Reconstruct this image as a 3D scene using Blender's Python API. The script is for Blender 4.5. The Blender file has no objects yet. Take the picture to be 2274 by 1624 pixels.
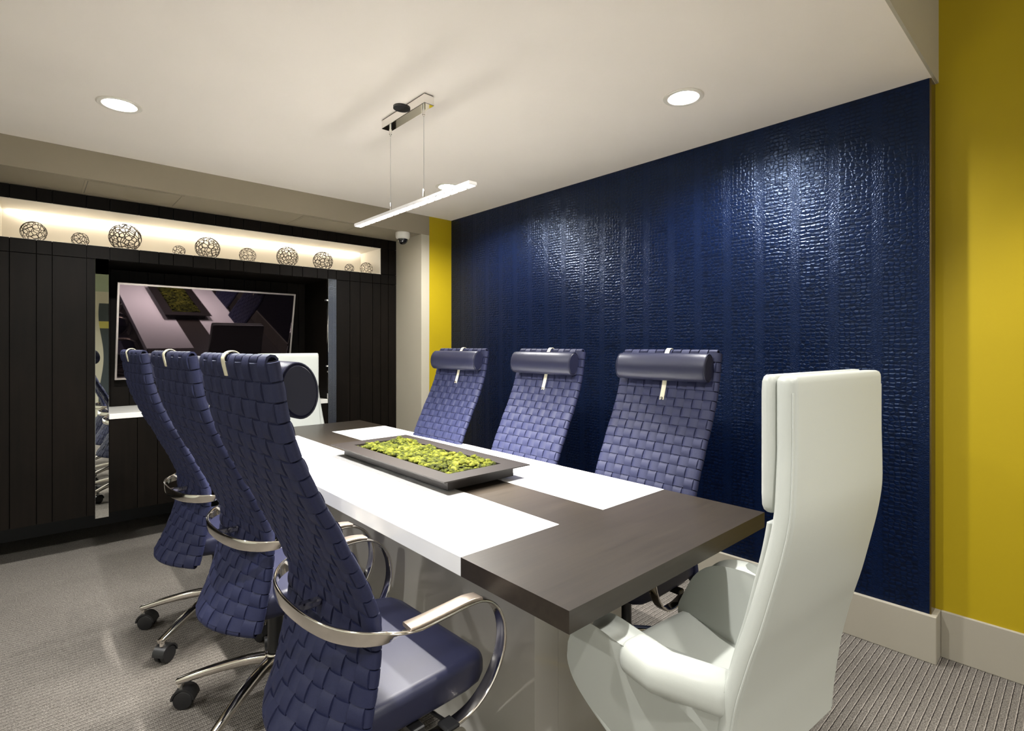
import bpy, bmesh, math, random
from mathutils import Vector, Matrix
random.seed(7)
scene = bpy.context.scene
C = scene.collection
R = math.radians

# ------------------------------------------------------------ camera, world, lights, exposure
cam_d = bpy.data.cameras.new('camera'); cam = bpy.data.objects.new('camera', cam_d); C.objects.link(cam)
cam_d.sensor_width = 36; cam_d.lens = 1172/2274*36; cam_d.shift_y = -44/2274; cam_d.clip_start = 0.02
cam.location = (0, 0, 1.32); cam.rotation_euler = (R(90), 0, R(-42.2))
scene.camera = cam
scene.view_settings.view_transform = 'Standard'
scene.view_settings.look = 'None'
scene.view_settings.gamma = 1
scene.view_settings.use_curve_mapping = False
scene.view_settings.exposure = 0.78
w = bpy.data.worlds.new('world'); scene.world = w; w.use_nodes = True
w.node_tree.nodes['Background'].inputs[0].default_value = (1.0, 0.98, 0.93, 1)
w.node_tree.nodes['Background'].inputs[1].default_value = 1.35

def spot(loc, energy, size, blend=0.5, color=(1, .95, .86), aim=None, rad=0.04):
    d = bpy.data.lights.new('spot', 'SPOT'); d.energy = energy; d.spot_size = R(size); d.spot_blend = blend
    d.color = color; d.shadow_soft_size = rad
    o = bpy.data.objects.new('spot_light', d); C.objects.link(o); o.location = loc
    if aim is not None:
        o.rotation_euler = (Vector(aim)-Vector(loc)).to_track_quat('-Z', 'Y').to_euler()
    return o
def area(loc, sx, sy, energy, rot=(0, 0, 0), color=(1, .95, .86), spread=180):
    d = bpy.data.lights.new('area', 'AREA'); d.shape = 'RECTANGLE'; d.size = sx; d.size_y = sy; d.energy = energy
    d.color = color; d.spread = R(spread)
    o = bpy.data.objects.new('area_light', d); C.objects.link(o); o.location = loc; o.rotation_euler = rot
    return o
HC = 2.44      # ceiling over the table
HH = 3.05      # higher ceiling where the camera stands
SOF = 2.276    # soffit over the media wall
DL = [(2.17, 1.243), (2.165, 3.058), (.296, 3.039), (.296, 1.243)]
for (x, y) in DL:
    spot((x, y, HC-.012), 112, 160, .6, (1, .985, .95))
for (x, y) in [(-1.58, 1.243), (-1.58, 3.05)]:
    spot((x, y, HC-.012), 95, 140, .6, (1, .985, .95))  # unseen pair added off to the left to brighten the left chair backs
for k in range(17):
    area((1.305, 2.18-.48+k*.06, 1.9630), .024, .040, 42/17, color=(1, .96, .90), spread=92)          # pendant LED bar
area((1.08, 4.661, 2.176), 2.30, .02, 1.2, color=(1, .88, .70), spread=170)         # niche LED strip
for (x, y) in [(2.0, -.55), (.1, -.7), (-1.5, -.6)]:
    spot((x, y, HH-.012), 125, 92, .4, (1, .97, .92))
for (x, y) in [(.9, -1.7), (-1.3, -1.9)]:
    area((x, y, HH-.02), 1.1, .5, 12, color=(1, .96, .9), spread=85)  # unseen fill lights added behind the camera for ambient light

# ------------------------------------------------------------ helpers
def setp(o, **k):
    for a, b in k.items(): o[a] = b
def empty(name, loc, rz=0, label=None, cat=None, group=None):
    o = bpy.data.objects.new(name, None); C.objects.link(o); o.location = loc; o.rotation_euler = (0, 0, rz)
    o.empty_display_size = .1
    if label: o['label'] = label
    if cat: o['category'] = cat
    if group: o['group'] = group
    return o
def build(name, bm, mat, parent=None, smooth=False, label=None, cat=None, group=None, kind=None, angle=35, mats=None):
    bmesh.ops.recalc_face_normals(bm, faces=bm.faces[:])
    me = bpy.data.meshes.new(name)
    if smooth:
        for f in bm.faces: f.smooth = True
        lim = R(angle)
        for e in bm.edges:
            if len(e.link_faces) == 2 and e.calc_face_angle(0) > lim: e.smooth = False
    bm.to_mesh(me); bm.free()
    for m in (mats or [mat]): me.materials.append(m)
    o = bpy.data.objects.new(name, me); C.objects.link(o)
    if parent: o.parent = parent
    if label: o['label'] = label
    if cat: o['category'] = cat
    if group: o['group'] = group
    if kind: o['kind'] = kind
    return o
def box(bm, x0, x1, y0, y1, z0, z1, bev=0, seg=1, mi=0):
    vs = [bm.verts.new((x, y, z)) for z in (z0, z1) for y in (y0, y1) for x in (x0, x1)]
    fs = [bm.faces.new([vs[i] for i in q]) for q in ((0,2,3,1),(4,5,7,6),(0,1,5,4),(2,6,7,3),(0,4,6,2),(1,3,7,5))]
    for f in fs: f.material_index = mi
    if bev:
        es = set(e for f in fs for e in f.edges)
        bmesh.ops.bevel(bm, geom=list(es), offset=bev, segments=seg, affect='EDGES', profile=.5)
    return vs
def NB(*a, **k):
    bm = bmesh.new()
    if a: box(bm, *a, **k)
    return bm
def cyl(bm, c, r, h, n=32, axis='Z', r2=None, bev=0):
    r2 = r if r2 is None else r2
    M = Matrix.Translation(Vector(c))
    if axis == 'X': M = M @ Matrix.Rotation(R(90), 4, 'Y')
    if axis == 'Y': M = M @ Matrix.Rotation(R(90), 4, 'X')
    g = bmesh.ops.create_cone(bm, cap_ends=True, cap_tris=False, segments=n, radius1=r, radius2=r2, depth=h, matrix=M)
    if bev:
        es = [e for e in set(e for v in g['verts'] for e in v.link_edges) if any(len(f.verts) > 4 for f in e.link_faces)]
        bmesh.ops.bevel(bm, geom=es, offset=bev, segments=3, affect='EDGES', profile=.5)
def loft(bm, rings, caps=True, closed=False):
    vr = [[bm.verts.new(p) for p in r] for r in rings]
    n = len(vr[0]); m = len(vr)
    for i in range(m if closed else m-1):
        a, b = vr[i], vr[(i+1) % m]
        for j in range(n):
            k = (j+1) % n
            bm.faces.new((a[j], a[k], b[k], b[j]))
    if caps and not closed:
        bm.faces.new(vr[0][::-1]); bm.faces.new(vr[-1])
def rrect(w_, h_, r, n=4):
    r = min(r, w_/2-1e-4, h_/2-1e-4); pts = []
    for cx, cy, a0 in ((w_/2-r, h_/2-r, 0), (-w_/2+r, h_/2-r, 90), (-w_/2+r, -h_/2+r, 180), (w_/2-r, -h_/2+r, 270)):
        for i in range(n+1):
            a = R(a0+90*i/n); pts.append((cx+r*math.cos(a), cy+r*math.sin(a)))
    return pts
def sweep(bm, pts, prof, wide, closed=False, caps=True):
    """prof: list of (a along wide, b along thickness) or a function of index; wide: vector or list of vectors"""
    rings = []; n = len(pts); pts = [Vector(p) for p in pts]
    for i, p in enumerate(pts):
        if closed: T = pts[(i+1) % n]-pts[i-1]
        else: T = pts[min(i+1, n-1)]-pts[max(i-1, 0)]
        T.normalize()
        W = Vector(wide[i]) if isinstance(wide, list) else Vector(wide)
        W = (W - T*W.dot(T)).normalized(); U = T.cross(W)
        pr = prof(i) if callable(prof) else prof
        rings.append([p+W*a+U*b for a, b in pr])
    loft(bm, rings, caps, closed)
def catmull(P, k=6):
    P = [Vector(p) for p in P]; out = []
    for i in range(len(P)-1):
        p0, p1, p2, p3 = P[max(i-1, 0)], P[i], P[i+1], P[min(i+2, len(P)-1)]
        for j in range(k):
            t = j/k
            out.append(.5*((2*p1)+(p2-p0)*t+(2*p0-5*p1+4*p2-p3)*t*t+(3*p1-p0-3*p2+p3)*t**3))
    out.append(P[-1]); return out
def copy_tree(o, parent=None):
    c = o.copy(); C.objects.link(c)
    if parent is not None: c.parent = parent
    for ch in KIDS.get(o.name, []) or o.children: copy_tree(ch, c)
    return c
KIDS = {}

# ------------------------------------------------------------ materials
def mat(name, color, rough=.5, metal=0, spec=.5, coat=0, emit=None, es=0, sheen=0):
    m = bpy.data.materials.new(name); m.use_nodes = True
    b = m.node_tree.nodes['Principled BSDF']
    b.inputs['Base Color'].default_value = (*color, 1); b.inputs['Roughness'].default_value = rough
    b.inputs['Metallic'].default_value = metal; b.inputs['Specular IOR Level'].default_value = spec
    b.inputs['Coat Weight'].default_value = coat; b.inputs['Coat Roughness'].default_value = .08
    if sheen: b.inputs['Sheen Weight'].default_value = sheen
    if emit: b.inputs['Emission Color'].default_value = (*emit, 1); b.inputs['Emission Strength'].default_value = es
    return m
class NT:
    def __init__(s, m): s.m = m; s.t = m.node_tree; s.b = s.t.nodes['Principled BSDF']
    def n(s, typ, **k):
        nd = s.t.nodes.new(typ)
        for a, v in k.items():
            if a.startswith('i_'):
                key = a[2:]; key = int(key) if key.isdigit() else key
                if isinstance(v, bpy.types.NodeSocket): s.t.links.new(v, nd.inputs[key])
                else: nd.inputs[key].default_value = v
            else: setattr(nd, a, v)
        return nd
    def link(s, a, b): s.t.links.new(a, b)
    def coord(s, scale=(1, 1, 1), kind='Object'):
        tc = s.n('ShaderNodeTexCoord'); mp = s.n('ShaderNodeMapping'); s.link(tc.outputs[kind], mp.inputs[0])
        mp.inputs['Scale'].default_value = scale; return mp.outputs[0]
    def math(s, op, a, b=None, c=None):
        nd = s.n('ShaderNodeMath', operation=op)
        for i, v in enumerate((a, b, c)):
            if v is None: continue
            if isinstance(v, (int, float)): nd.inputs[i].default_value = v
            else: s.link(v, nd.inputs[i])
        return nd.outputs[0]
    def ramp(s, fac, stops):
        nd = s.n('ShaderNodeValToRGB'); s.link(fac, nd.inputs[0]); e = nd.color_ramp.elements
        e[0].position, e[0].color = stops[0][0], (*stops[0][1], 1); e[1].position, e[1].color = stops[-1][0], (*stops[-1][1], 1)
        for p, c in stops[1:-1]:
            x = e.new(p); x.color = (*c, 1)
        return nd.outputs[0]
    def noise(s, vec, scale=5, detail=3, rough=.5):
        nd = s.n('ShaderNodeTexNoise'); s.link(vec, nd.inputs['Vector']); nd.inputs['Scale'].default_value = scale
        nd.inputs['Detail'].default_value = detail; nd.inputs['Roughness'].default_value = rough; return nd.outputs[0]
    def bump(s, h, strength=.3, dist=.01):
        nd = s.n('ShaderNodeBump'); s.link(h, nd.inputs['Height']); nd.inputs['Strength'].default_value = strength
        nd.inputs['Distance'].default_value = dist; s.link(nd.outputs[0], s.b.inputs['Normal']); return nd

def paint(name, col, rough=.6, var=.03):
    m = mat(name, col, rough, spec=.3); t = NT(m)
    v = t.coord(); n = t.noise(v, 1.3, 2)
    a = tuple(c*(1-var) for c in col); b = tuple(min(1, c*(1+var)) for c in col)
    t.link(t.ramp(n, [(.3, a), (.7, b)]), t.b.inputs['Base Color'])
    t.bump(t.noise(v, 350, 2), .06, .002)
    return m
def wood(name, c1, c2, rough=.4, axis='Z', coat=0, scale=1.0, spec=.5):
    m = mat(name, c1, rough, coat=coat, spec=spec); t = NT(m)
    sc = {'Z': (14, 14, .8), 'X': (.8, 14, 14), 'Y': (14, .8, 14)}[axis]
    v = t.coord(tuple(s*scale for s in sc)); n = t.noise(v, 4, 6, .6)
    n2 = t.noise(t.coord((1, 1, 1)), 2.2, 3, .5)
    f = t.math('MULTIPLY_ADD', n2, .6, t.math('MULTIPLY', n, .6))
    t.link(t.ramp(f, [(.4, c1), (.8, c2)]), t.b.inputs['Base Color'])
    t.bump(n, .08, .002)
    return m
M = {}
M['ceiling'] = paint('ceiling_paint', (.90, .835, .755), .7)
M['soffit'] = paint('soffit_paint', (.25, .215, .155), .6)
M['column'] = paint('column_paint', (.42, .385, .30), .6)
M['yellow'] = paint('yellow_paint', (.36, .265, .0045), .5)
M['base'] = paint('baseboard_paint', (.33, .305, .25), .4)
M['white_wall'] = paint('white_wall_paint', (.62, .64, .56), .6)
M['darkwood'] = wood('espresso_wood', (.0028, .0022, .0016), (.0068, .0048, .0034), .5, spec=.09)
M['black'] = mat('black_laminate', (.004, .004, .004), .5)
M['tabletop'] = wood('taupe_wood', (.018, .0135, .0095), (.034, .0265, .019), .38, 'X', spec=.38)
M['white_gloss'] = mat('white_solid_surface', (.88, .88, .87), .25)
M['white_counter'] = mat('white_counter', (.78, .77, .72), .3)
M['pedestal'] = mat('grey_gloss_laminate', (.50, .48, .44), .10, coat=.4)
M['mirror'] = mat('mirror_glass', (.88, .90, .87), .01, 1)
M['chrome'] = mat('polished_aluminium', (.78, .74, .68), .09, 1)
M['chrome_box'] = mat('chrome', (.85, .83, .80), .04, 1)
M['satin'] = mat('satin_pad', (.42, .35, .29), .28, .85)
M['plastic'] = mat('black_plastic', (.010, .010, .011), .38)
M['screen'] = mat('tv_screen', (.002, .0015, .002), .02, spec=.6)
M['screen'].node_tree.nodes['Principled BSDF'].inputs['Specular Tint'].default_value = (1, .78, .88, 1)
M['bezel'] = mat('tv_bezel', (.45, .41, .38), .3, .7)
M['niche'] = paint('niche_lining', (.74, .70, .62), .5)
M['wire'] = mat('dark_wire', (.045, .033, .024), .45, .5)
M['tray'] = mat('planter_brown', (.012, .0095, .0085), .5, spec=.22)
M['cable'] = mat('steel_cable', (.55, .53, .50), .3, .9)
M['strap'] = mat('cream_strap', (.66, .62, .46), .5)
M['rivet'] = mat('rivet', (.35, .33, .30), .2, 1)
M['white_plastic'] = mat('white_plastic', (.62, .60, .54), .4)
M['dome'] = mat('dome_glass', (.004, .004, .005), .05, coat=.5)
M['led'] = mat('led_lens', (1, 1, 1), .3, emit=(1, .96, .90), es=1.5)
M['led_body'] = mat('led_housing', (.75, .73, .72), .25, .3)
M['lamp'] = mat('downlight_lens', (1, 1, 1), .3, emit=(1, .99, .95), es=25)
M['trimwhite'] = mat('downlight_trim', (.70, .66, .58), .4)
M['bronze'] = mat('bronze_edge_trim', (.14, .10, .035), .25, .8)

# leathers and fabric
def leather(name, c, rough, scale=900, bs=.12):
    m = mat(name, c, rough); t = NT(m); v = t.coord()
    vo = t.n('ShaderNodeTexVoronoi'); t.link(v, vo.inputs['Vector']); vo.inputs['Scale'].default_value = scale
    t.bump(vo.outputs['Distance'], bs, .001); return m
M['navy_leather'] = leather('navy_leather', (.013, .0145, .036), .42); M['navy_leather'].node_tree.nodes['Principled BSDF'].inputs['Specular IOR Level'].default_value = .36
M['white_leather'] = leather('white_leather', (.45, .47, .44), .42, 700, .08)
def fabric():
    m = mat('navy_webbing', (.05, .052, .13), .6, spec=.35); t = NT(m); v = t.coord()
    n = t.noise(v, 260, 3, .7)
    oi = t.n('ShaderNodeObjectInfo')
    hs = t.n('ShaderNodeMix', data_type='RGBA')
    t.link(n, hs.inputs[0]); hs.inputs[6].default_value = (.008, .011, .038, 1); hs.inputs[7].default_value = (.018, .0215, .066, 1)
    t.link(hs.outputs[2], t.b.inputs['Base Color'])
    t.bump(n, .25, .0015); return m
M['web'] = fabric()
M['web_core'] = mat('navy_core', (.015, .016, .04), .8)

def carpet():
    m = mat('loop_carpet', (.3, .28, .26), .95, spec=.1); t = NT(m); v = t.coord()
    sp = t.n('ShaderNodeSeparateXYZ'); t.link(v, sp.inputs[0])
    # pile rows run along X, period 22.5 mm
    wob = t.math('MULTIPLY', t.math('SUBTRACT', t.noise(t.coord((60, 200, 1)), 1, 2), .5), .004)
    y = t.math('ADD', sp.outputs[1], wob)
    f = t.math('FRACT', t.math('DIVIDE', y, .0225))
    f2 = t.math('FRACT', t.math('DIVIDE', y, .0045))
    fx = t.math('FRACT', t.math('DIVIDE', sp.outputs[0], .006))
    dark = t.math('LESS_THAN', t.math('ABSOLUTE', t.math('SUBTRACT', f, .15)), .06)
    lite = t.math('LESS_THAN', t.math('ABSOLUTE', t.math('SUBTRACT', f, .28)), .045)
    n = t.noise(v, 190, 3, .8); nb = t.noise(v, 1.2, 3)
    base = t.ramp(n, [(.30, (.042, .037, .032)), (.5, (.130, .118, .105)), (.72, (.29, .27, .24))])
    mx = t.n('ShaderNodeMix', data_type='RGBA'); t.link(t.math('MULTIPLY', dark, .92), mx.inputs[0]); t.link(base, mx.inputs[6]); mx.inputs[7].default_value = (.015, .012, .012, 1)
    m2 = t.n('ShaderNodeMix', data_type='RGBA'); t.link(t.math('MULTIPLY', lite, .6), m2.inputs[0]); t.link(mx.outputs[2], m2.inputs[6]); m2.inputs[7].default_value = (.42, .38, .34, 1)
    m3 = t.n('ShaderNodeMix', data_type='RGBA', blend_type='MULTIPLY'); m3.inputs[0].default_value = 1
    t.link(m2.outputs[2], m3.inputs[6]); t.link(t.ramp(nb, [(.3, (.86, .86, .86)), (.7, (1, 1, 1))]), m3.inputs[7])
    t.link(m3.outputs[2], t.b.inputs['Base Color'])
    h = t.math('ADD', t.math('MULTIPLY', n, .8), t.math('ADD', t.math('PINGPONG', f2, .5), t.math('MULTIPLY', t.math('PINGPONG', fx, .5), .8)))
    h = t.math('SUBTRACT', h, dark)
    t.bump(h, .55, .004); return m
M['carpet'] = carpet()

def croc():
    m = mat('croc_wallcovering', (.004, .012, .05), .30, .0, spec=.34, coat=.0); m.node_tree.nodes['Principled BSDF'].inputs['Specular Tint'].default_value = (.50, .66, 1, 1); m.node_tree.nodes['Principled BSDF'].inputs['Coat Roughness'].default_value = .22; t = NT(m)
    tc = t.n('ShaderNodeTexCoord'); sp = t.n('ShaderNodeSeparateXYZ'); t.link(tc.outputs['Object'], sp.inputs[0])
    Y, Z = sp.outputs[1], sp.outputs[2]
    wv = t.noise(t.coord((1, 9, 14)), 1, 3); wv2 = t.noise(t.coord((1, 30, 45)), 1, 2)
    zz = t.math('ADD', Z, t.math('MULTIPLY', t.math('SUBTRACT', wv, .5), .018))
    row = t.math('DIVIDE', zz, .0185)
    yy = t.math('ADD', Y, t.math('MULTIPLY', t.math('SUBTRACT', wv2, .5), .012))
    # scale cells: rectangular voronoi
    cb = t.n('ShaderNodeCombineXYZ'); t.link(t.math('DIVIDE', yy, .021), cb.inputs[1]); t.link(row, cb.inputs[2])
    vo = t.n('ShaderNodeTexVoronoi', feature='DISTANCE_TO_EDGE'); t.link(cb.outputs[0], vo.inputs['Vector']); vo.inputs['Scale'].default_value = 1; vo.inputs['Randomness'].default_value = .55
    cell = t.n('ShaderNodeMapRange'); t.link(vo.outputs['Distance'], cell.inputs[0]); cell.inputs[2].default_value = .22
    # ridge bands and flat bands, period 0.17 m
    ph = t.math('FRACT', t.math('DIVIDE', t.math('ADD', Y, .03), .17))
    band = t.n('ShaderNodeMapRange', interpolation_type='SMOOTHSTEP'); t.link(t.math('ABSOLUTE', t.math('SUBTRACT', ph, .5)), band.inputs[0])
    band.inputs[1].default_value = .33; band.inputs[2].default_value = .41; band.inputs[3].default_value = 1; band.inputs[4].default_value = 0
    ridge = t.math('PINGPONG', t.math('MULTIPLY', row, 1), .5)
    hR = t.math('ADD', t.math('MULTIPLY', cell.outputs[0], .55), t.math('MULTIPLY', ridge, .9))
    fine = t.n('ShaderNodeTexVoronoi', feature='DISTANCE_TO_EDGE'); t.link(t.coord((1, 1, 1.2)), fine.inputs['Vector']); fine.inputs['Scale'].default_value = 110
    hF = t.math('MULTIPLY', t.math('MINIMUM', fine.outputs['Distance'], .2), 1.6)
    mixh = t.n('ShaderNodeMix', data_type='FLOAT'); t.link(band.outputs[0], mixh.inputs[0]); t.link(hF, mixh.inputs[2]); t.link(hR, mixh.inputs[3])
    t.bump(mixh.outputs[0], .42, .004)
    jn = t.math('MULTIPLY', t.math('SUBTRACT', 1, cell.outputs[0]), t.math('MULTIPLY_ADD', band.outputs[0], .45, .5))
    mx = t.n('ShaderNodeMix', data_type='RGBA'); t.link(jn, mx.inputs[0]); mx.inputs[6].default_value = (.0011, .0052, .026, 1); mx.inputs[7].default_value = (.0009, .002, .008, 1)
    t.link(mx.outputs[2], t.b.inputs['Base Color'])
    return m
M['croc'] = croc()
def moss():
    m = mat('moss', (.3, .35, .02), .95, spec=.15); t = NT(m); v = t.coord()
    n = t.noise(v, 45, 4, .65); n2 = t.noise(v, 11, 2)
    f = t.math('ADD', t.math('MULTIPLY', n, .65), t.math('MULTIPLY', n2, .35))
    t.link(t.ramp(f, [(.36, (.008, .010, .001)), (.47, (.035, .042, .003)), (.56, (.085, .092, .006)), (.68, (.17, .16, .03))]), t.b.inputs['Base Color'])
    t.bump(t.noise(v, 420, 4, .8), .9, .006); return m
M['moss'] = moss()

# ------------------------------------------------------------ the setting
LX, BY = -2.6, -2.9      # far left and back of the room
YC = 3.87                # plane of the bulkhead face
YW = 4.29                # front of the media wall
XB = 2.775               # face of the blue panel
XY = 2.86                # yellow wall
def struct(name, bm, m, **k): return build(name, bm, m, kind='structure', **k)
struct('floor', NB(LX-.1, XY+.1, BY-.1, 5.05, -.1, 0), M['carpet'])
b = bmesh.new(); box(b, LX-.1, XY+.1, .455, YC, HC, HC+.12); struct('ceiling', b, M['ceiling'])
b = bmesh.new(); box(b, LX-.1, XY+.1, .445, .455, HC, HH); struct('trim_1', b, M['column'])
struct('trim_2', NB(LX-.1, XY+.1, BY-.1, .445, HH, HH+.1), M['ceiling'])
# bulkhead and soffit over the media wall
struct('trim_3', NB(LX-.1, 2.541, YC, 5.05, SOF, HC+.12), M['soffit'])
# beige column beside the media wall
struct('trim_4', NB(2.461, 2.541, YC, 5.05, 0, SOF), M['column'])
struct('wall_back', NB(2.541, XY+.1, YC, YC+.1, 0, HC+.12), M['yellow'])
struct('wall_right', NB(XY, XY+.1, BY-.1, YC, 0, HH+.1), M['yellow'])
# blue panel
struct('trim_5', NB(XB, XY, .462, YC, .19, HC, mi=0), M['croc'])
struct('trim_6', NB(XB+.001, XY, .456, .4619, .19, HC-.001), M['bronze'])
# baseboards
def baseboard(name, x0, x1, y0, y1):
    struct(name, NB(x0, x1, y0, y1, 0, .197, bev=.003, seg=2), M['base'])
baseboard('baseboard_right', 2.757, XY, .437, YC)
baseboard('baseboard_side', 2.848, XY+.01, BY, .437)
baseboard('baseboard_back', 2.53, 2.757, YC-.018, YC+.01)
# wall behind the media wall, back and left of the room (seen in the mirror strip only)
struct('wall_far', NB(LX-.1, 2.461, 5.0, 5.05, 0, SOF), M['black'])
b = bmesh.new()
box(b, LX-.1, LX, BY, .445, 0, HH); box(b, LX-.1, LX, .455, 5.0, 0, HC)
struct('wall_left', b, M['white_wall'])
b = bmesh.new()
box(b, LX, -2.3, BY-.1, BY, 0, HH); box(b, 2.3, XY, BY-.1, BY, 0, HH); box(b, -2.3, 2.3, BY-.1, BY, 2.55, HH); box(b, -2.3, 2.3, BY-.1, BY, 0, .1)
struct('wall_rear', b, M['white_wall'])
def added_pier():  # invented wall piece, so the mirror strip doesn't reflect the bright opening
    m = mat('added_painted_pier', (.6, .6, .5), .5); t = NT(m); tc = t.n('ShaderNodeTexCoord'); sp = t.n('ShaderNodeSeparateXYZ'); t.link(tc.outputs['Object'], sp.inputs[0])
    X, Z = sp.outputs[0], sp.outputs[2]
    wx = t.math('ADD', X, t.math('MULTIPLY', t.math('SINE', t.math('MULTIPLY', Z, 4.2)), .035))
    green = t.math('GREATER_THAN', Z, 2.25); dark = t.math('GREATER_THAN', wx, .86)
    dark = t.math('MULTIPLY', dark, t.math('LESS_THAN', Z, 2.05))
    yel = t.math('MULTIPLY', dark, t.math('LESS_THAN', t.math('ABSOLUTE', t.math('SUBTRACT', Z, 1.68)), .06))
    c = None
    def mixc(f, a, b_):
        nd = t.n('ShaderNodeMix', data_type='RGBA'); t.link(f, nd.inputs[0])
        if isinstance(a, tuple): nd.inputs[6].default_value = (*a, 1)
        else: t.link(a, nd.inputs[6])
        nd.inputs[7].default_value = (*b_, 1); return nd.outputs[2]
    c = mixc(green, (.55, .54, .44), (.33, .40, .29)); c = mixc(dark, c, (.035, .05, .06)); c = mixc(yel, c, (.45, .42, .10))
    t.link(c, t.b.inputs['Base Color']); return m
struct('trim_7', NB(.35, 1.5, BY-.03, BY, 0, HH), added_pier())
wn = empty('fill_opening_1', (0, BY-.05, .1)); wn['kind'] = 'structure'  # unseen opening added behind the camera; world light fills the ceiling through it
b = bmesh.new()
for x in (-2.3, -.78, .74, 2.26): box(b, x, x+.04, BY-.07, BY-.03, .1, 2.55)
fr = build('fill_opening_frame', b, M['bezel']); fr.parent = wn; fr.matrix_parent_inverse = Matrix.Translation(-wn.location)

# access panels in the soffit
def access(x0, x1, y0, y1, lab):
    e = empty('access_panel', ((x0+x1)/2, (y0+y1)/2, SOF), label=lab, cat='access panel', group='access panels in the soffit')
    b = bmesh.new(); hx, hy = (x1-x0)/2, (y1-y0)/2
    for (a0, a1, c0, c1) in ((-hx, hx, -hy, -hy+.012), (-hx, hx, hy-.012, hy), (-hx, -hx+.012, -hy+.012, hy-.012), (hx-.012, hx, -hy+.012, hy-.012)):
        box(b, a0, a1, c0, c1, -.003, .001)
    build('frame', b, M['soffit'], e)
    build('door', NB(-hx+.015, hx-.015, -hy+.015, hy-.015, -.003, .001), M['soffit'], e)
    build('shadow_gap', NB(-hx+.012, hx-.012, -hy+.012, hy-.012, -.0008, .001), M['black'], e)
access(.22, .715, 3.895, 4.25, 'flush painted access panel in the soffit nearer the left end of the media wall')
access(1.47, 1.93, 3.905, 4.25, 'flush painted access panel in the soffit behind the hanging light bar')

# ------------------------------------------------------------ media wall unit
ZT, ZB = 1.875, .235
NX0, NX1, NZ0, NZ1 = -.150, 2.302, 1.962, 2.190
G = [-.105, .013, .085, .249, .367, .524, .635, .719, .839, .982, 1.077, 1.169, 1.289, 1.432, 1.527, 1.61, 1.73, 1.818, 1.892, 2.012, 2.105, 2.225, 2.302, 2.38]
x = -.105; L_ = []
for d in (.143, .085, .12, .157, .095, .118, .143, .084, .12, .157, .111, .12, .143, .085, .12, .157, .095, .118, .143, .084):
    x -= d
    if x < LX+.05: break
    L_.append(x)
G = [LX] + L_[::-1] + G + [2.461]
unit = empty('media_wall_unit', (1.09, YW, 0), label='floor-to-soffit espresso wood media wall of grooved planks with lit display niche', cat='wall unit')
inv = Matrix.Translation(-unit.location)
def U(name, bm, m, **k):
    o = build(name, bm, m, unit, **k); o.matrix_parent_inverse = inv; return o
U('carcass', (lambda b: (box(b, LX, NX0-.005, YW+.02, 5.0, NZ0, NZ1), box(b, LX, 2.461, YW+.02, 5.0, NZ1+.005, SOF), box(b, NX1+.005, 2.461, YW+.02, 5.0, NZ0, NZ1),
     box(b, NX0, NX1, 4.705, 5.0, NZ0, NZ1), box(b, LX, 2.461, YW+.02, 5.0, ZT, NZ0-.005),
     box(b, LX, .363, YW+.02, 5.0, ZB, ZT), box(b, 1.818, 2.461, YW+.02, 5.0, ZB, ZT), box(b, .363, 1.818, YW+.02, 5.0, ZB, .83), box(b, .363, 1.818, 4.81, 5.0, .83, ZT), b)[-1])(bmesh.new()), M['darkwood'])
U('toe_kick', NB(LX, 2.461, 4.9, 4.99, 0, ZB), M['black'])
g = .0022
def plank(x0, x1, z0, z1, y=YW, d=.02):
    if x1-x0 < .02: return
    U('plank', NB(x0+g, x1-g, y, y+d, z0+g, z1-g), M['darkwood'])
for a, c in zip(G[:-1], G[1:]):
    plank(a, c, NZ1, SOF)
    plank(a, c, ZT, NZ0)
    if c <= NX0-.02 or a >= NX1-.001: plank(a, c, NZ0, NZ1)
    if c <= .25: plank(a, c, ZB, ZT)
plank(-.249, NX0, NZ0, NZ1)
plank(.249, .291, ZB, ZT)
for a, c in ((1.892, 2.012), (2.012, 2.105), (2.105, 2.225), (2.225, 2.302), (2.302, 2.38), (2.38, 2.461)): plank(a, c, ZB, ZT)
low = [.363, .514, .627, .759, .875, 1.03, 1.14, 1.225, 1.345, 1.49, 1.585, 1.70, 1.818]
for a, c in zip(low[:-1], low[1:]): plank(a, c, ZB, .838)
bk = [.363, .413, .524, .64, .744, .924, 1.04, 1.16, 1.31, 1.40, 1.52, 1.66, 1.76, 1.818]
for a, c in zip(bk[:-1], bk[1:]): plank(a, c, .876, ZT, 4.79)
# niche lining: five thin boards
b = bmesh.new(); e_ = .004
box(b, NX0, NX1, YW+.004, 4.70, NZ0-e_, NZ0); box(b, NX0, NX1, YW+.004, 4.70, NZ1, NZ1+e_)
box(b, NX0, NX1, 4.677, 4.70, NZ0, NZ1); box(b, NX0-e_, NX0, YW+.004, 4.70, NZ0-e_, NZ1+e_); box(b, NX1, NX1+e_, YW+.004, 4.70, NZ0-e_, NZ1+e_)
U('niche_lining', b, M['niche'], label='cream lining of the lit display niche')
U('light_strip', NB(NX0+.02, NX1-.02, 4.655, 4.667, NZ1-.012, NZ1), mat('niche_led', (1, 1, 1), .4, emit=(1, .92, .78), es=6))
for a, c in ((.291, .363), (1.818, 1.892)):
    U('mirror_strip', NB(a+.001, c-.001, YW-.004, YW+.02, .213, 1.879, bev=.001), M['mirror'], label='tall narrow mirror strip')
b = bmesh.new()
for z in (1.70, .98+.17): box(b, 1.803, 1.818, YW+.01, YW+.03, z-.006, z+.006)
U('mirror_clip', b, M['chrome'])
U('counter', NB(.364, 1.817, YW-.002, 4.81, .841, .876, bev=.002), M['white_counter'], label='white counter in the recess below the television')

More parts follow.
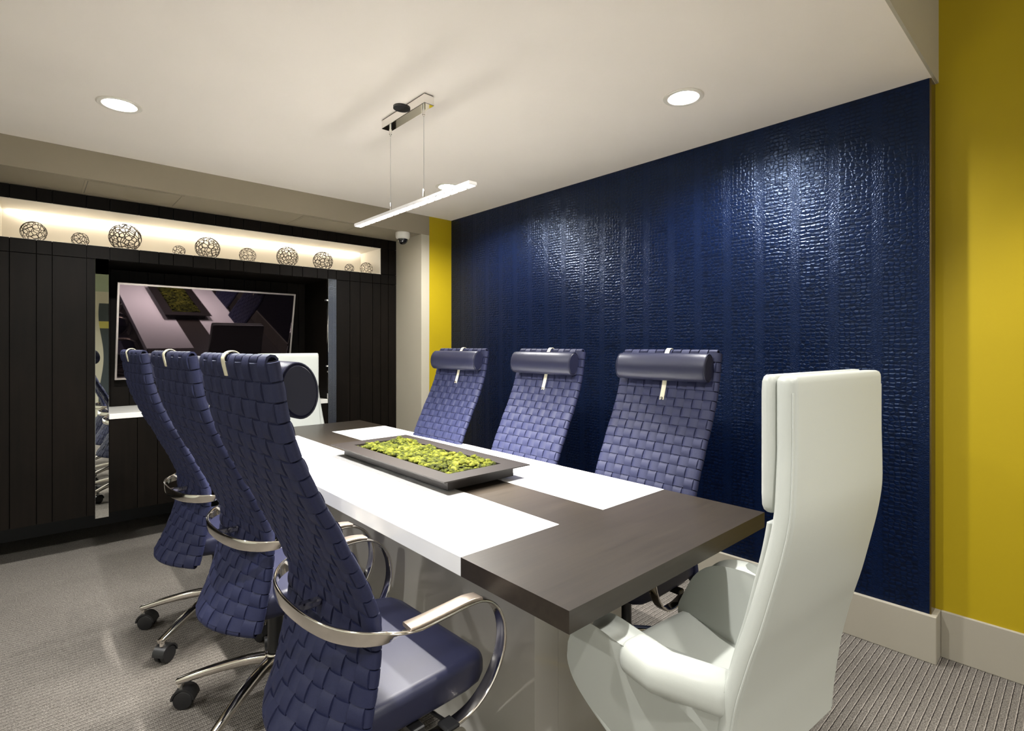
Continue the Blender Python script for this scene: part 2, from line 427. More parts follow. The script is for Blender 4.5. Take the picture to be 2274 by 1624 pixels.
# television
tv = empty('television', (1.05, 4.675, 1.42), label='wide flat black television with silver bezel tilted down in the media wall recess', cat='television')
tilt = Matrix.Rotation(R(1.5), 4, 'Z') @ Matrix.Rotation(R(12), 4, 'X')
hw, hh = .617, .352
def TV(name, bm, m):
    bmesh.ops.transform(bm, matrix=tilt, verts=bm.verts[:]); return build(name, bm, m, tv)
b = bmesh.new()
for q in ((-hw, hw, hh-.013, hh), (-hw, hw, -hh, -hh+.013), (-hw, -hw+.012, -hh+.013, hh-.013), (hw-.012, hw, -hh+.013, hh-.013)):
    box(b, q[0], q[1], -.012, .02, q[2], q[3])
TV('bezel', b, M['bezel'])
TV('screen', NB(-hw+.012, hw-.012, -.006, .01, -hh+.013, hh-.013), M['screen'])
TV('back_housing', NB(-hw+.02, hw-.02, .01, .045, -hh+.02, hh-.02, bev=.01), M['plastic'])
build('wall_mount', NB(-.15, .15, .04, .115, -.12, .12, bev=.004), M['plastic'], tv)

# openwork balls
def ball_mesh(N, seed, name):
    rnd = random.Random(seed); pts = []
    tries = 0; md = 1.75/math.sqrt(N)*1.15
    while len(pts) < N and tries < 60000:
        v = Vector((rnd.gauss(0, 1), rnd.gauss(0, 1), rnd.gauss(0, 1))).normalized(); tries += 1
        if tries % 3000 == 0: md *= .95
        if all((v-p).length > md for p in pts): pts.append(v)
    h = bmesh.new(); vs = [h.verts.new(p) for p in pts]
    bmesh.ops.convex_hull(h, input=vs)
    h.faces.ensure_lookup_table(); cen = {}
    for f in h.faces:
        f.normal_update(); n = f.normal.copy()
        if n.dot(f.calc_center_median()) < 0: n = -n
        cen[f.index] = n.normalized()
    h.faces.index_update()
    b = bmesh.new(); tr = .030 if N > 40 else .042
    for e in h.edges:
        if len(e.link_faces) != 2: continue
        a, c = cen[e.link_faces[0].index], cen[e.link_faces[1].index]
        if (a-c).length < .02: continue
        P = [(a.lerp(c, t)).normalized()*(1-tr/2) for t in (0, .33, .67, 1)]
        sweep(b, P, [(tr*.8*math.cos(k*math.pi/2.5), tr*math.sin(k*math.pi/2.5)) for k in range(5)], [p.copy() for p in P])
    h.free()
    return b
variants = []
balls = [(0.001, .0647, 62), (.225, .0468, 34), (.463, .0925, 100), (.778, .040, 26), (.96, .0825, 90), (1.236, .0595, 60), (1.538, .0825, 90), (1.834, .0805, 90), (2.072, .041, 26), (2.235, .056, 60)]
bl = ['openwork wire ball near the left end of the lit niche, first of the row',
      'small openwork wire ball between the first ball and the largest one',
      'largest openwork wire ball in the niche, above the left mirror strip',
      'small openwork wire ball just left of the fifth ball, above the television',
      'large openwork wire ball beside the small ball above the middle of the television',
      'medium openwork wire ball alone in the middle of the niche',
      'large openwork wire ball right of the medium middle ball',
      'large openwork wire ball above the right mirror strip, third from the right end',
      'smallest openwork wire ball, second from the right end of the niche',
      'medium openwork wire ball at the right end of the niche, last of the row']
cache = {}
for i, (x, r, N) in enumerate(balls):
    if N not in cache:
        o = build('openwork_ball', ball_mesh(N, N+3, 'openwork_ball'), M['wire'], smooth=True); cache[N] = o
    else:
        o = cache[N].copy(); C.objects.link(o)
    o.location = (x, 4.43, NZ0+r); o.scale = (r, r, r); o.rotation_euler = (0, 0, i*1.3)
    setp(o, label=bl[i], category='decorative ball', group='openwork wire balls in the lit niche')

# dome camera
dc = empty('dome_camera', (2.315, 3.93, SOF), label='white dome security camera with black glass under the soffit by the column', cat='camera')
b = bmesh.new(); n = 32
prof = [(.0595, 0), (.0605, -.018), (.058, -.042), (.052, -.052), (.046, -.055)]
loft(b, [[(r*math.cos(2*math.pi*k/n), r*math.sin(2*math.pi*k/n), z) for k in range(n)] for r, z in prof])
build('housing', b, M['white_plastic'], dc, smooth=True)
b = bmesh.new()
loft(b, [[(.043*math.cos(a)*math.cos(2*math.pi*k/n), .043*math.cos(a)*math.sin(2*math.pi*k/n), -.054-.046*math.sin(a)) for k in range(n)] for a in [i*math.pi/2/8 for i in range(8)]+[1.55]])
build('dome', b, M['dome'], dc, smooth=True)

# downlights
dlab = ['round recessed downlight in the ceiling near the blue wall, close to the yellow wall',
        'round recessed downlight in the ceiling behind the right end of the hanging light bar',
        'round recessed downlight in the ceiling at the left, in front of the media wall',
        'round recessed downlight in the ceiling near the camera, above the near woven chair']
def ringloft(b, prof, n=40):
    loft(b, [[(r*math.cos(2*math.pi*k/n), r*math.sin(2*math.pi*k/n), z) for k in range(n)] for r, z in prof], caps=False)
d0 = None
for i, (x, y) in enumerate(DL):
    if d0 is None:
        d0 = empty('downlight', (x, y, HC), label=dlab[0], cat='downlight', group='recessed downlights in the ceiling')
        b = bmesh.new(); ringloft(b, [(.088, 0), (.088, -.003), (.084, -.006), (.068, -.005), (.065, -.001), (.056, -.0005)]); build('trim_ring', b, M['trimwhite'], d0, smooth=True)
        b = bmesh.new(); cyl(b, (0, 0, -.003), .060, .004, 40); build('lens', b, M['lamp'], d0)
    else:
        d = copy_tree(d0); d.location = (x, y, HC); d['label'] = dlab[i]

# pendant light bar
pl = empty('pendant_light', (1.305, 2.18, HC), label='slim hanging linear light bar on two cables with a chrome ceiling canopy', cat='pendant light')
build('canopy', NB(-.026, .026, -.193, .193, -.045, -.004, bev=.0015), M['chrome_box'], pl, label='polished chrome canopy')
build('backplate', NB(-.022, .022, -.188, .188, -.004, 0), M['plastic'], pl)
b = bmesh.new(); cyl(b, (-.030, 0, -.005), .036, .010, 40); build('ceiling_plate', b, M['plastic'], pl, smooth=True, label='black round plate')
for s in (-.148, .152):
    b = bmesh.new(); cyl(b, (0, s, -.061), .007, .034, 16); cyl(b, (0, s, -.080), .004, .01, 12); build('cable_gripper', b, M['chrome_box'], pl, smooth=True)
    b = bmesh.new(); cyl(b, (0, s, -.265), .0012, .37, 8); build('cable', b, M['cable'], pl, smooth=True)
    b = bmesh.new(); cyl(b, (0, s, -.437), .0045, .045, 12); build('cable_socket', b, M['chrome_box'], pl, smooth=True)
bar = build('light_bar', NB(-.0205, .0205, -.508, .508, -.474, -.460, bev=.0015), M['led_body'], pl)
for k in range(17):
    b = bmesh.new(); yy = -.48+k*.06; box(b, -.0175, .0175, yy-.023, yy+.023, -.4762, -.4738, bev=.0008)
    build('led_lens', b, M['led'], bar)

# ------------------------------------------------------------ conference table
X0, X1, T0, T1, ZTOP = .867, 1.885, .770, 3.845, .740
tb = empty('conference_table', (1.376, 2.31, 0), label='long rectangular conference table of taupe wood with two white inset panels', cat='table')
inv2 = Matrix.Translation(-tb.location)
def TB(name, bm, m, **k):
    o = build(name, bm, m, tb, **k); o.matrix_parent_inverse = inv2; return o
def hslab():
    b = bmesh.new(); P = [(X0, T0), (X1, T0), (X1, 1.165), (1.49, 1.165), (1.49, 3.45), (X1, 3.45), (X1, T1), (X0, T1), (X0, 3.45), (1.263, 3.45), (1.263, 1.165), (X0, 1.165)]
    for z, rev in ((ZTOP-.052, True), (ZTOP, False)): pass
    lo = [b.verts.new((x, y, ZTOP-.052)) for x, y in P]; hi = [b.verts.new((x, y, ZTOP)) for x, y in P]
    b.faces.new(lo[::-1]); b.faces.new(hi)
    for i in range(len(P)): j = (i+1) % len(P); b.faces.new((lo[i], lo[j], hi[j], hi[i]))
    return b
TB('wood_top', hslab(), M['tabletop'], label='taupe stained wood top')
TB('white_panel', NB(X0, 1.2625, 1.1655, 3.4495, ZTOP-.052, ZTOP+.0004), M['white_gloss'], label='white inset panel')
TB('white_panel', NB(1.4905, X1, 1.1655, 3.4495, ZTOP-.052, ZTOP+.0004), M['white_gloss'], label='white inset panel')
TB('side_panel', NB(1.075, 1.175, 1.088, 3.36, 0, ZTOP-.052), M['pedestal'])
TB('end_panel', NB(1.176, 1.493, 1.088, 1.19, 0, ZTOP-.052), M['pedestal'])
TB('end_panel', NB(1.176, 1.493, 3.26, 3.36, 0, ZTOP-.052), M['pedestal'])

# moss planter
mp = empty('moss_planter', (1.385, 2.18, ZTOP+.0004), label='long low brown tray planter filled with bright green moss on the table', cat='planter')
b = bmesh.new(); ox, oy, ix, iy, zt, th = .227, .520, .141, .425, .060, .005
def frame(b, ox, oy, ix, iy, z0, z1):
    P = [(-ox, -oy), (ox, -oy), (ox, oy), (-ox, oy)]; Q = [(-ix, -iy), (ix, -iy), (ix, iy), (-ix, iy)]
    v = [[b.verts.new((*p, z)) for p in L] for z in (z0, z1) for L in (P, Q)]
    for i in range(4):
        j = (i+1) % 4
        b.faces.new((v[0][j], v[0][i], v[1][i], v[1][j])); b.faces.new((v[2][i], v[2][j], v[3][j], v[3][i]))
        b.faces.new((v[0][i], v[0][j], v[2][j], v[2][i])); b.faces.new((v[1][j], v[1][i], v[3][i], v[3][j]))
frame(b, ox, oy, ix, iy, zt-th, zt); build('rim', b, M['tray'], mp)
b = bmesh.new(); frame(b, ox-.052, oy-.052, ix, iy, .008, zt-th); box(b, -ix, ix, -iy, iy, .008, .03); build('tray_body', b, M['tray'], mp)
build('foot', NB(-.14, .14, -.43, .43, 0, .008), M['plastic'], mp)
from mathutils import noise as mn
b = bmesh.new(); tmp = bmesh.new(); bmesh.ops.create_icosphere(tmp, subdivisions=2, radius=1)
TV_ = [v.co.copy() for v in tmp.verts]; TF = [[v.index for v in f.verts] for f in tmp.faces]; tmp.free()
rn = random.Random(5); cl = []
for k in range(850):
    x = rn.uniform(-ix+.012, ix-.012); y = rn.uniform(-iy+.012, iy-.012); r = rn.uniform(.008, .017)
    z = .048+.016*mn.noise(Vector((x*14, y*14, 1)))+rn.uniform(0, .014)
    c = Vector((x, y, z)); off = Vector((rn.random()*50,)*3)
    vs = []
    for co in TV_:
        d = 1+.30*mn.noise(co*2.6+off)+.22*mn.noise(co*6.5+off)+.13*mn.noise(co*14+off)
        p = c+Vector((co.x*r*d, co.y*r*d, co.z*r*d*.75))
        p.x = max(-ix+.001, min(ix-.001, p.x)); p.y = max(-iy+.001, min(iy-.001, p.y))
        vs.append(b.verts.new(p))
    for f in TF: b.faces.new([vs[i] for i in f])
box(b, -ix+.002, ix-.002, -iy+.002, iy-.002, .028, .045)
build('moss', b, M['moss'], mp, smooth=True, angle=80, kind='stuff')

# ------------------------------------------------------------ five-star base shared by all chairs
def make_base(root, a0, rad=.33, ztop=.40):
    b = bmesh.new(); cyl(b, (0, 0, .145), .036, .07, 28, bev=.006)
    hub = build('base_hub', b, M['chrome'], root, smooth=True)
    b = bmesh.new(); cyl(b, (0, 0, .25), .027, .16, 24); cyl(b, (0, 0, (ztop+.30)/2), .018, ztop-.30+.04, 20)
    build('gas_column', b, M['plastic'], root, smooth=True)
    legm = casm = None
    for k in range(5):
        a = R(a0+72*k)
        if legm is None:
            b = bmesh.new(); P = catmull([(.022, 0, .155), (.11, 0, .148), (.22, 0, .126), (rad-.012, 0, .100), (rad+.008, 0, .094)], 5); m_ = len(P)
            sweep(b, P, lambda i: [(u, v) for u, v in rrect(.040-.016*i/m_, .034-.015*i/m_, .008, 3)], (0, 1, 0))
            cyl(b, (rad-.005, 0, .084), .011, .022, 14)
            leg = build('leg', b, M['chrome'], root, smooth=True); legm = leg.data
            b = bmesh.new()
            for s in (-1, 1): cyl(b, (rad-.018, s*.015, .0335), .0335, .019, 28, 'Y', bev=.004)
            cyl(b, (rad-.018, 0, .036), .014, .03, 16, 'Y')
            hood = [(.040*math.cos(R(t)), .040*math.sin(R(t))) for t in range(0, 181, 15)]+[(.033*math.cos(R(t)), .033*math.sin(R(t))) for t in range(180, -1, -15)]
            loft(b, [[(rad-.018+p, s, .036+q) for p, q in hood] for s in (-.026, .026)])
            cyl(b, (rad-.005, 0, .072), .009, .018, 12)
            cas = build('caster', b, M['plastic'], leg, smooth=True); casm = cas.data
            leg.rotation_euler = (0, 0, a)
        else:
            l2 = leg.copy(); C.objects.link(l2); l2.rotation_euler = (0, 0, a); l2.parent = root
            c2 = cas.copy(); C.objects.link(c2); c2.parent = l2
# ------------------------------------------------------------ woven high-back chair (faces +X, origin under the column)
PR = [(0, 1.289), (.012, 1.226), (.0215, 1.165), (.0475, 1.083), (.070, 1.035), (.093, .983), (.130, .919), (.15, .870), (.177, .821), (.208, .750), (.224, .707), (.229, .664), (.226, .603), (.219, .547), (.208, .493), (.203, .458), (.192, .41), (.185, .385)]
PP = catmull([(o-.34, 0, z) for o, z in PR], 8)
# smooth a little and resample by arc length
for _ in range(12):
    PP = [PP[0]]+[(PP[i-1]+PP[i]*2+PP[i+1])/4 for i in range(1, len(PP)-1)]+[PP[-1]]
S_ = [0]
for p, q in zip(PP[:-1], PP[1:]): S_.append(S_[-1]+(q-p).length)
def prof_at(v):
    s = max(0, min(1, v))*S_[-1]
    lo, hi = 0, len(S_)-1
    while hi-lo > 1:
        md = (lo+hi)//2
        if S_[md] <= s: lo = md
        else: hi = md
    t = (s-S_[lo])/max(1e-9, S_[hi]-S_[lo]); return PP[lo].lerp(PP[hi], t)
WB = .47
def surf(u, v):
    p = prof_at(v); k = 1-(2*u-1)**2
    low_ = max(0, .68-p.z)/.29; bul = .085*low_**1.3*k
    return Vector((p.x-bul+.006*(1-k), (u-.5)*WB, p.z))
def frame_at(u, v):
    e = .004; du = surf(min(1, u+e), v)-surf(max(0, u-e), v); dv = surf(u, min(1, v+e))-surf(u, max(0, v-e))
    du.normalize(); dv.normalize(); n = du.cross(dv).normalized()
    if n.x < 0: n = -n
    return surf(u, v), n, du, dv            # n points to the front of the chair
NC, NR, HT = 11, 23, .0095
AMP, CRN = .0044, .0014
def wv(c, r, vert):
    q = math.cos(math.pi*(c-.5))*math.cos(math.pi*(r-.5)) if False else 0
    return q
def over(cpos, rpos, vert):
    # cpos in columns, rpos in rows; +1 where the horizontal strap lies on top
    if vert: i = math.floor(cpos); s = (-1)**i; val = math.sin(math.pi*rpos)*s*-1
    else: j = math.floor(rpos); s = (-1)**j; val = math.sin(math.pi*cpos)*s
    # both agree: horizontal on top when (i+j) even
    sg = 1 if val >= 0 else -1
    return sg*abs(val)**.55
CW = [(-1, 0), (-.96, .7), (0, 1), (.96, .7), (1, 0)]
def ribbon(bm, samples):
    """samples: list of rows of 5 points (closed)"""
    vr = [[bm.verts.new(p) for p in r] for r in samples]; m = len(vr)
    for i in range(m):
        a, c = vr[i], vr[(i+1) % m]
        for j in range(4): bm.faces.new((a[j], a[j+1], c[j+1], c[j]))
def hstrap(j):
    rows = []; mid = j+.5; sub = 5; K = NC*sub
    def cross(f, side):
        out = []
        for w_, cr in CW:
            v = (mid+w_*.47)/NR; u = f/NC
            p, n, du, dv = frame_at(u, v)
            o = HT+.0028+AMP*over(min(max(f, .0), NC-1e-6), mid, False)*side+(CRN*cr if cr else -.0042)
            out.append(p+n*side*o)
        return out
    def edge(u, sgn, ang):
        out = []
        for w_, cr in CW:
            v = (mid+w_*.47)/NR; p, n, du, dv = frame_at(u, v)
            o = HT+.0028+(CRN*cr if cr else -.0042)
            out.append(p+(n*math.cos(ang)+du*sgn*math.sin(ang))*o)
        return out
    # over() is odd in side: front pattern mirrored on the back
    for k in range(1, K): rows.append(cross(k/sub, 1))
    for a in (10, 50, 90, 130, 170): rows.append(edge(1, 1, R(a)))
    for k in range(K-1, 0, -1): rows.append(cross(k/sub, -1))
    for a in (170, 130, 90, 50, 10): rows.append(edge(0, -1, R(a)))
    bm = bmesh.new(); ribbon(bm, rows); return bm
def vstrap(i):
    rows = []; mid = i+.5; sub = 5; K = NR*sub
    def cross(f, side):
        out = []
        for w_, cr in CW:
            u = (mid+w_*.455)/NC; v = f/NR; p, n, du, dv = frame_at(u, v)
            val = math.sin(math.pi*min(max(f, 0), NR-1e-6))*((-1)**i)
            sg = (1 if val >= 0 else -1)*abs(val)**.55
            o = HT+.0028-AMP*sg*side+(CRN*cr if cr else -.0042)
            out.append(p+n*side*o)
        return out
    def edge(v, sgn, ang):
        out = []
        for w_, cr in CW:
            u = (mid+w_*.455)/NC; p, n, du, dv = frame_at(u, v)
            o = HT+.0035+(CRN*cr if cr else -.0042)
            out.append(p+(n*math.cos(ang)+dv*sgn*math.sin(ang))*o)
        return out
    for k in range(1, K): rows.append(cross(k/sub, 1))
    for a in (10, 50, 90, 130, 170): rows.append(edge(1, 1, R(a)))
    for k in range(K-1, 0, -1): rows.append(cross(k/sub, -1))
    for a in (170, 130, 90, 50, 10): rows.append(edge(0, -1, R(a)))
    bm = bmesh.new(); ribbon(bm, rows); return bm
def make_woven():
    root = empty('woven_chair', (0, 0, 0), cat='chair', group='navy woven conference chairs')
    root['label'] = 'navy woven chair'
    b = bmesh.new(); nu, nv = 12, 40
    A = [[b.verts.new(frame_at(i/nu, j/nv)[0]+frame_at(i/nu, j/nv)[1]*HT) for i in range(nu+1)] for j in range(nv+1)]
    B = [[b.verts.new(frame_at(i/nu, j/nv)[0]-frame_at(i/nu, j/nv)[1]*HT) for i in range(nu+1)] for j in range(nv+1)]
    for j in range(nv):
        for i in range(nu):
            b.faces.new((A[j][i], A[j][i+1], A[j+1][i+1], A[j+1][i])); b.faces.new((B[j][i], B[j+1][i], B[j+1][i+1], B[j][i+1]))
        b.faces.new((A[j][0], A[j+1][0], B[j+1][0], B[j][0])); b.faces.new((A[j][nu], B[j][nu], B[j+1][nu], A[j+1][nu]))
    for i in range(nu):
        b.faces.new((A[0][i], B[0][i], B[0][i+1], A[0][i+1])); b.faces.new((A[nv][i], A[nv][i+1], B[nv][i+1], B[nv][i]))
    back = build('backrest', b, M['web_core'], root, smooth=True)
    for j in range(NR): build('horizontal_strap', hstrap(j), M['web'], back, smooth=True, angle=50)
    for i in range(NC): build('vertical_strap', vstrap(i), M['web'], back, smooth=True, angle=50)
    # headrest bolster: oval roll along y
    p, n, du, dv = frame_at(.5, .075)
    cx, cz = p.x+n.x*.053, p.z+n.z*.053; L = .222; b = bmesh.new()
    ang = math.atan2(dv.x, -dv.z)
    rings = []
    for y, s in [(-L, .0), (-L, .86), (-L+.004, .95), (-L+.012, 1.0), (-.1, 1.01), (0, 1.01), (.1, 1.01), (L-.012, 1.0), (L-.004, .95), (L, .86), (L, .0)]:
        s = max(s, .02); ring = []
        for k in range(36):
            t = 2*math.pi*k/36; a_, b_ = .040*s*math.cos(t), .060*s*math.sin(t)
            ring.append((cx+a_*math.cos(ang)+b_*math.sin(-ang)*-1*-1, y, cz+a_*math.sin(ang)+b_*math.cos(ang)))
        rings.append(ring)
    loft(b, rings)
    bol = build('headrest_roll', b, M['navy_leather'], root, smooth=True, label='navy leather neck roll')
    for s in (-1, 1):    # piping on the end seams
        b = bmesh.new(); P = []
        for k in range(36):
            t = 2*math.pi*k/36; a_, b_ = .0385*math.cos(t), .058*math.sin(t)
            P.append((cx+a_*math.cos(ang)-b_*math.sin(ang)*-1*-1*-1*-1*1 if False else cx+a_*math.cos(ang)+b_*math.sin(-ang)*-1*-1, s*(L-.003), cz+a_*math.sin(ang)+b_*math.cos(ang)))
        sweep(b, P, [(.002*math.cos(R(q)), .002*math.sin(R(q))) for q in range(0, 360, 60)], (0, 1, 0), closed=True)
        build('piping', b, M['navy_leather'], bol, smooth=True)
    # cream strap over the top
    P = []
    def sp(v, side, o): q, n_, du_, dv_ = frame_at(.5, v); return q+n_*side*o
    P = [sp(.232, 1, .018), sp(.19, 1, .018), sp(.13, 1, .018), sp(.11, 1, .022)]
    P2 = [sp(.03, 1, .03), sp(.004, 1, .021)]
    q, n_, du_, dv_ = frame_at(.5, 0)
    P3 = [q+(n_*math.cos(R(a))-dv_*math.sin(R(a)))*.0185 for a in (20, 60, 90, 120, 160)]
    P4 = [sp(.01, -1, .0185), sp(.022, -1, .018), sp(.036, -1, .0175)]
    b = bmesh.new(); PA = P+P2+P3+P4; PA = catmull(PA, 4)
    sweep(b, PA, rrect(.022, .003, .0012, 2), (0, 1, 0))
    st = build('headrest_strap', b, M['strap'], root, smooth=True, label='cream leather strap')
    b = bmesh.new(); c_ = sp(.226, 1, .0205)
    bmesh.ops.create_uvsphere(b, u_segments=14, v_segments=8, radius=.007, matrix=Matrix.Translation(c_))
    build('rivet', b, M['rivet'], st, smooth=True)
    # seat
    b = bmesh.new(); rings = []
    for x, sw, sh, zc in [(-.135, .455, .06, .452), (-.12, .475, .078, .452), (-.05, .485, .088, .452), (.08, .49, .09, .454), (.16, .485, .09, .453), (.205, .465, .086, .449), (.232, .43, .070, .444), (.246, .38, .040, .440)]:
        rings.append([(x, u, zc+v) for u, v in rrect(sw, sh, min(.024, sh*.45), 5)])
    loft(b, rings); seat = build('seat', b, M['navy_leather'], root, smooth=True, angle=50)
    b = bmesh.new(); box(b, -.09, .13, -.10, .10, .385, .412, bev=.006); box(b, -.16, -.08, -.035, .035, .392, .41, bev=.004)
    for s in (-1, 1): box(b, -.02, .015, s*.1, s*.255, .392, .408, bev=.003)
    build('tilt_mechanism', b, M['plastic'], root)
    b = bmesh.new(); P = catmull([(.05, -.09, .395), (.06, -.17, .392), (.075, -.25, .386)], 5); sweep(b, P, [(.005*math.cos(R(q)), .005*math.sin(R(q))) for q in range(0, 360, 45)], (0, 0, 1))
    box(b, .055, .095, -.29, -.245, .379, .391, bev=.004)
    build('lever', b, M['plastic'], root, smooth=True)
    # polished arm band: behind the back, forward as the armrests, looped down to the seat frame
    half = [((-.205, 0, .668), (0, 0, 1)), ((-.200, .09, .668), (0, 0, 1)), ((-.183, .17, .668), (0, 0, 1)), ((-.150, .235, .669), (0, .05, 1)), ((-.112, .272, .671), (0, .35, .9)), ((-.075, .288, .673), (0, .85, .5)),
            ((-.03, .292, .675), (0, 1, .1)), ((.05, .292, .678), (0, 1, 0)), ((.12, .290, .680), (0, 1, 0)), ((.165, .288, .672), (0, 1, 0)), ((.205, .286, .645), (0, 1, 0)), ((.232, .284, .600), (0, 1, 0)), ((.240, .282, .545), (0, 1, 0)),
            ((.228, .279, .49), (0, 1, 0)), ((.195, .274, .435), (0, 1, 0)), ((.145, .266, .392), (0, 1, 0)), ((.08, .256, .372), (0, 1, 0)), ((.02, .252, .372), (0, 1, 0)), ((-.03, .250, .383), (0, 1, 0))]
    full = [((p[0], -p[1], p[2]), (q[0], -q[1], q[2]) if i < 6 else (0, -1, 0)) for i, (p, q) in list(enumerate(half))[:0:-1]]
    fullp = [a for a, _ in full]+[a for a, _ in half]
    # wide vectors must not flip: left side uses mirrored vectors turned round
    fw = []
    for (p, q) in full: fw.append(Vector((q[0], q[1], q[2])))
    for (p, q) in half: fw.append(Vector(q))
    pts = catmull(fullp, 4); ws = []
    for i in range(len(fullp)-1):
        for k in range(4): ws.append(fw[i].lerp(fw[i+1], k/4))
    ws.append(fw[-1])
    nP = len(pts)
    def pf(i):
        return rrect(.036, .0085, .0038, 3)
    b = bmesh.new(); sweep(b, pts, pf, ws)
    build('arm_band', b, M['chrome'], root, smooth=True, angle=50, label='polished metal arm band')
    b = bmesh.new(); box(b, -.201, -.130, -.012, .012, .659, .677, bev=.004); build('band_bracket', b, M['chrome'], root)
    for s in (-1, 1):
        b = bmesh.new(); P = catmull([(-.060, s*.290, .684), (-.02, s*.292, .6855), (.05, s*.292, .688), (.112, s*.290, .689), (.15, s*.289, .683)], 4)
        sweep(b, P, rrect(.041, .010, .0045, 3), (0, 1, 0)); build('arm_pad', b, M['satin'], root, smooth=True, angle=60)
    make_base(root, 144)
    return root
woven = make_woven()
WL = [((.335+.34, 1.335), 2, 'navy woven high-back chair nearest the camera on the left of the table'),
      ((.333+.34, 2.065), 3, 'middle navy woven high-back chair of the three left of the table, seen from behind'),
      ((.313+.34, 2.80), 2, 'navy woven high-back chair left of the table nearest the media wall, seen from behind'),
      ((1.790, 1.288), 180, 'navy woven high-back chair against the blue wall, nearest the white chair'),
      ((1.780, 2.015), 180, 'middle navy woven high-back chair of the three against the blue wall'),
      ((1.728, 2.735), 181.8, 'navy woven high-back chair against the blue wall nearest the yellow strip')]
for i, ((x, y), a, lab) in enumerate(WL):
    o = woven if i == 0 else copy_tree(woven)
    o.location = (x, y, 0); o.rotation_euler = (0, 0, R(a)); o['label'] = lab

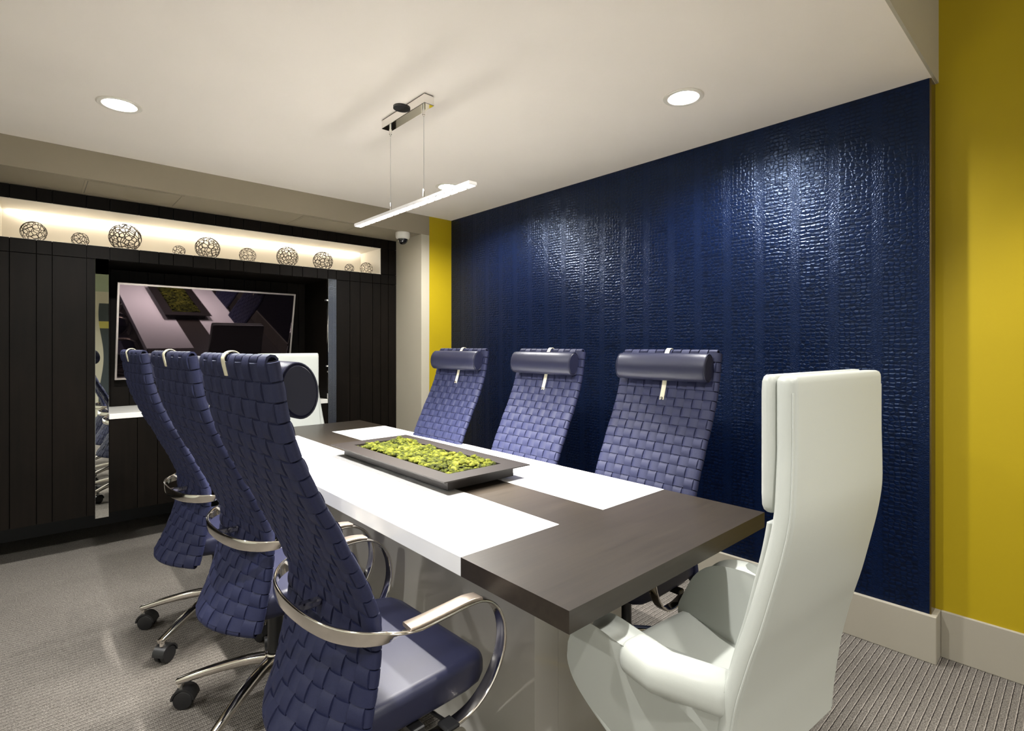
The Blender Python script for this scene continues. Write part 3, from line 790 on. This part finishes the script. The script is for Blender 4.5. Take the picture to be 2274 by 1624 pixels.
# ------------------------------------------------------------ white leather shell chair (faces +X)
def make_white():
    root = empty('white_chair', (0, 0, 0), cat='chair', group='white leather chairs at the table ends'); root['label'] = 'white chair'
    PRW = [(0, 1.248), (0, 1.15), (0, 1.05), (.002, .99), (.012, .927), (.028, .857), (.050, .768), (.070, .70), (.095, .60), (.108, .52), (.118, .44), (.122, .385)]
    P = catmull([(o-.315, 0, z) for o, z in PRW], 4)
    def wd(z): return 2*(.222+(.258-.222)*max(0, min(1, (1.12-z)/.5)))
    b = bmesh.new(); rings = []; n_ = len(P)
    for i, p in enumerate(P):
        T = (P[min(i+1, n_-1)]-P[max(i-1, 0)]).normalized(); N = Vector((0, 1, 0)).cross(T); 
        if N.x < 0: N = -N
        ww, tt = wd(p.z), .040
        if i == 0:
            for s, dz in ((.60, .014), (.85, .011), (.97, .005)):
                rings.append([p-T*dz+Vector((0, 1, 0))*u+N*v for u, v in rrect(ww-(1-s)*.055, tt*s, .018*s, 5)])
        rings.append([p+Vector((0, 1, 0))*u+N*v for u, v in rrect(ww, tt, .0185, 5)])
    loft(b, rings); back = build('back_shell', b, M['white_leather'], root, smooth=True, angle=60)
    # seam stitching line down both sides
    for s in (-1, 1):
        b = bmesh.new(); Q = [Vector((p.x-.0155, s*(wd(p.z)/2-.0045), p.z)) for p in P[1:]]
        sweep(b, Q, [(.0022*math.cos(R(q)), .0022*math.sin(R(q))) for q in range(0, 360, 60)], (0, 1, 0)); build('seam', b, M['white_leather'], back, smooth=True)
    # headrest pad on the front
    b = bmesh.new(); rings = []
    for z, s in ((.995, .35), (.999, .7), (1.008, .93), (1.03, 1), (1.10, 1), (1.18, 1), (1.23, 1), (1.250, .93), (1.259, .72), (1.263, .4)):
        w0 = .44; t0 = .028*s+.004
        rings.append([(-.315+.034+v, u, z) for v, u in rrect(t0, w0-(1-s)*.03, .016*s, 5)])
    loft(b, rings); build('headrest_pad', b, M['white_leather'], root, smooth=True, angle=60)
    # lumbar pad / inner back below the headrest
    b = bmesh.new(); rings = []
    for p in P:
        if p.z > .985 or p.z < .46: continue
        rings.append([(p.x+.026+v, u, p.z) for v, u in rrect(.018, .43, .008, 4)])
    loft(b, rings); build('inner_back', b, M['white_leather'], root, smooth=True, angle=60)
    # tub arms
    OUT = [(-.210, .600), (-.16, .618), (-.06, .630), (.05, .636), (.115, .625), (.160, .585), (.190, .520), (.197, .488), (.180, .455), (.12, .425), (.02, .395), (-.10, .372), (-.150, .376), (-.172, .43), (-.192, .52)]
    cv = []
    n0 = len(OUT)
    for i in range(n0):
        p0, p1, p2, p3 = [Vector((*OUT[(i+k) % n0], 0)) for k in (-1, 0, 1, 2)]
        for j in range(4):
            t = j/4; cv.append(.5*((2*p1)+(p2-p0)*t+(2*p0-5*p1+4*p2-p3)*t*t+(3*p1-p0-3*p2+p3)*t**3))
    # inset normals
    def inset(d):
        out = []; m = len(cv)
        for i in range(m):
            T = (cv[(i+1) % m]-cv[i-1]).normalized(); out.append((cv[i].x-T.y*-1*d*-1 if False else cv[i].x+T.y*-d*-1, cv[i].y+T.x*-d))
        return out
    area_ = sum(cv[i].x*cv[(i+1) % len(cv)].y-cv[(i+1) % len(cv)].x*cv[i].y for i in range(len(cv)))
    sgn = -1 if area_ < 0 else 1
    for s in (-1, 1):
        b = bmesh.new(); rings = []
        for y, d in ((.250, .020), (.254, .011), (.263, .003), (.273, 0), (.306, 0), (.316, .003), (.325, .011), (.329, .020)):
            rings.append([Vector((px, s*(y-max(0, .56-pz)*.22-max(0, px-.02)*.18-max(0, -px-.09)*.6), pz)) for px, pz in inset(-sgn*d*-1 if sgn < 0 else -d)])
        loft(b, rings); build('arm', b, M['white_leather'], root, smooth=True, angle=60)
        b = bmesh.new(); rings = []
        Q = [(-.222, .600, .45), (-.219, .602, .8), (-.208, .606, 1), (-.15, .614, 1), (-.09, .622, 1), (-.035, .628, 1), (-.018, .629, .97), (-.010, .629, .88), (-.006, .629, .7)]
        for x, z, k in Q:
            rings.append([(x, s*(.291-max(0, -x-.09)*.6)+u, z-.003+v) for u, v in rrect(.100*k, .074*k, .032*k, 6)])
        loft(b, rings); build('arm_pad', b, M['white_leather'], root, smooth=True, angle=60)
    # seat
    b = bmesh.new(); rings = []
    for x, zt_, zb_, w_ in [(-.17, .448, .39, .43), (-.15, .455, .385, .45), (-.05, .458, .38, .46), (.06, .468, .385, .46), (.13, .482, .395, .455), (.175, .490, .41, .45), (.198, .487, .425, .445), (.212, .475, .44, .43), (.218, .462, .450, .41)]:
        h = zt_-zb_; rings.append([(x, u, (zt_+zb_)/2+v) for u, v in rrect(w_, h, min(.022, h*.45), 5)])
    loft(b, rings); build('seat', b, M['white_leather'], root, smooth=True, angle=60)
    build('tilt_mechanism', NB(-.10, .12, -.09, .09, .345, .382, bev=.006), M['plastic'], root)
    make_base(root, 36, rad=.31, ztop=.36)
    return root
white = make_white()
ya = R(90-5)
# back-top line centre of the near chair at (1.27, .374)
white.location = (1.27+math.cos(ya)*.315, .374+math.sin(ya)*.315, 0); white.rotation_euler = (0, 0, ya)
white['label'] = 'white leather high-back chair in the right foreground at the near end of the table'
w2 = copy_tree(white); w2.location = (1.428, 4.10-.315, 0); w2.rotation_euler = (0, 0, R(-90))
w2['label'] = 'white leather high-back chair at the far end of the table in front of the television'
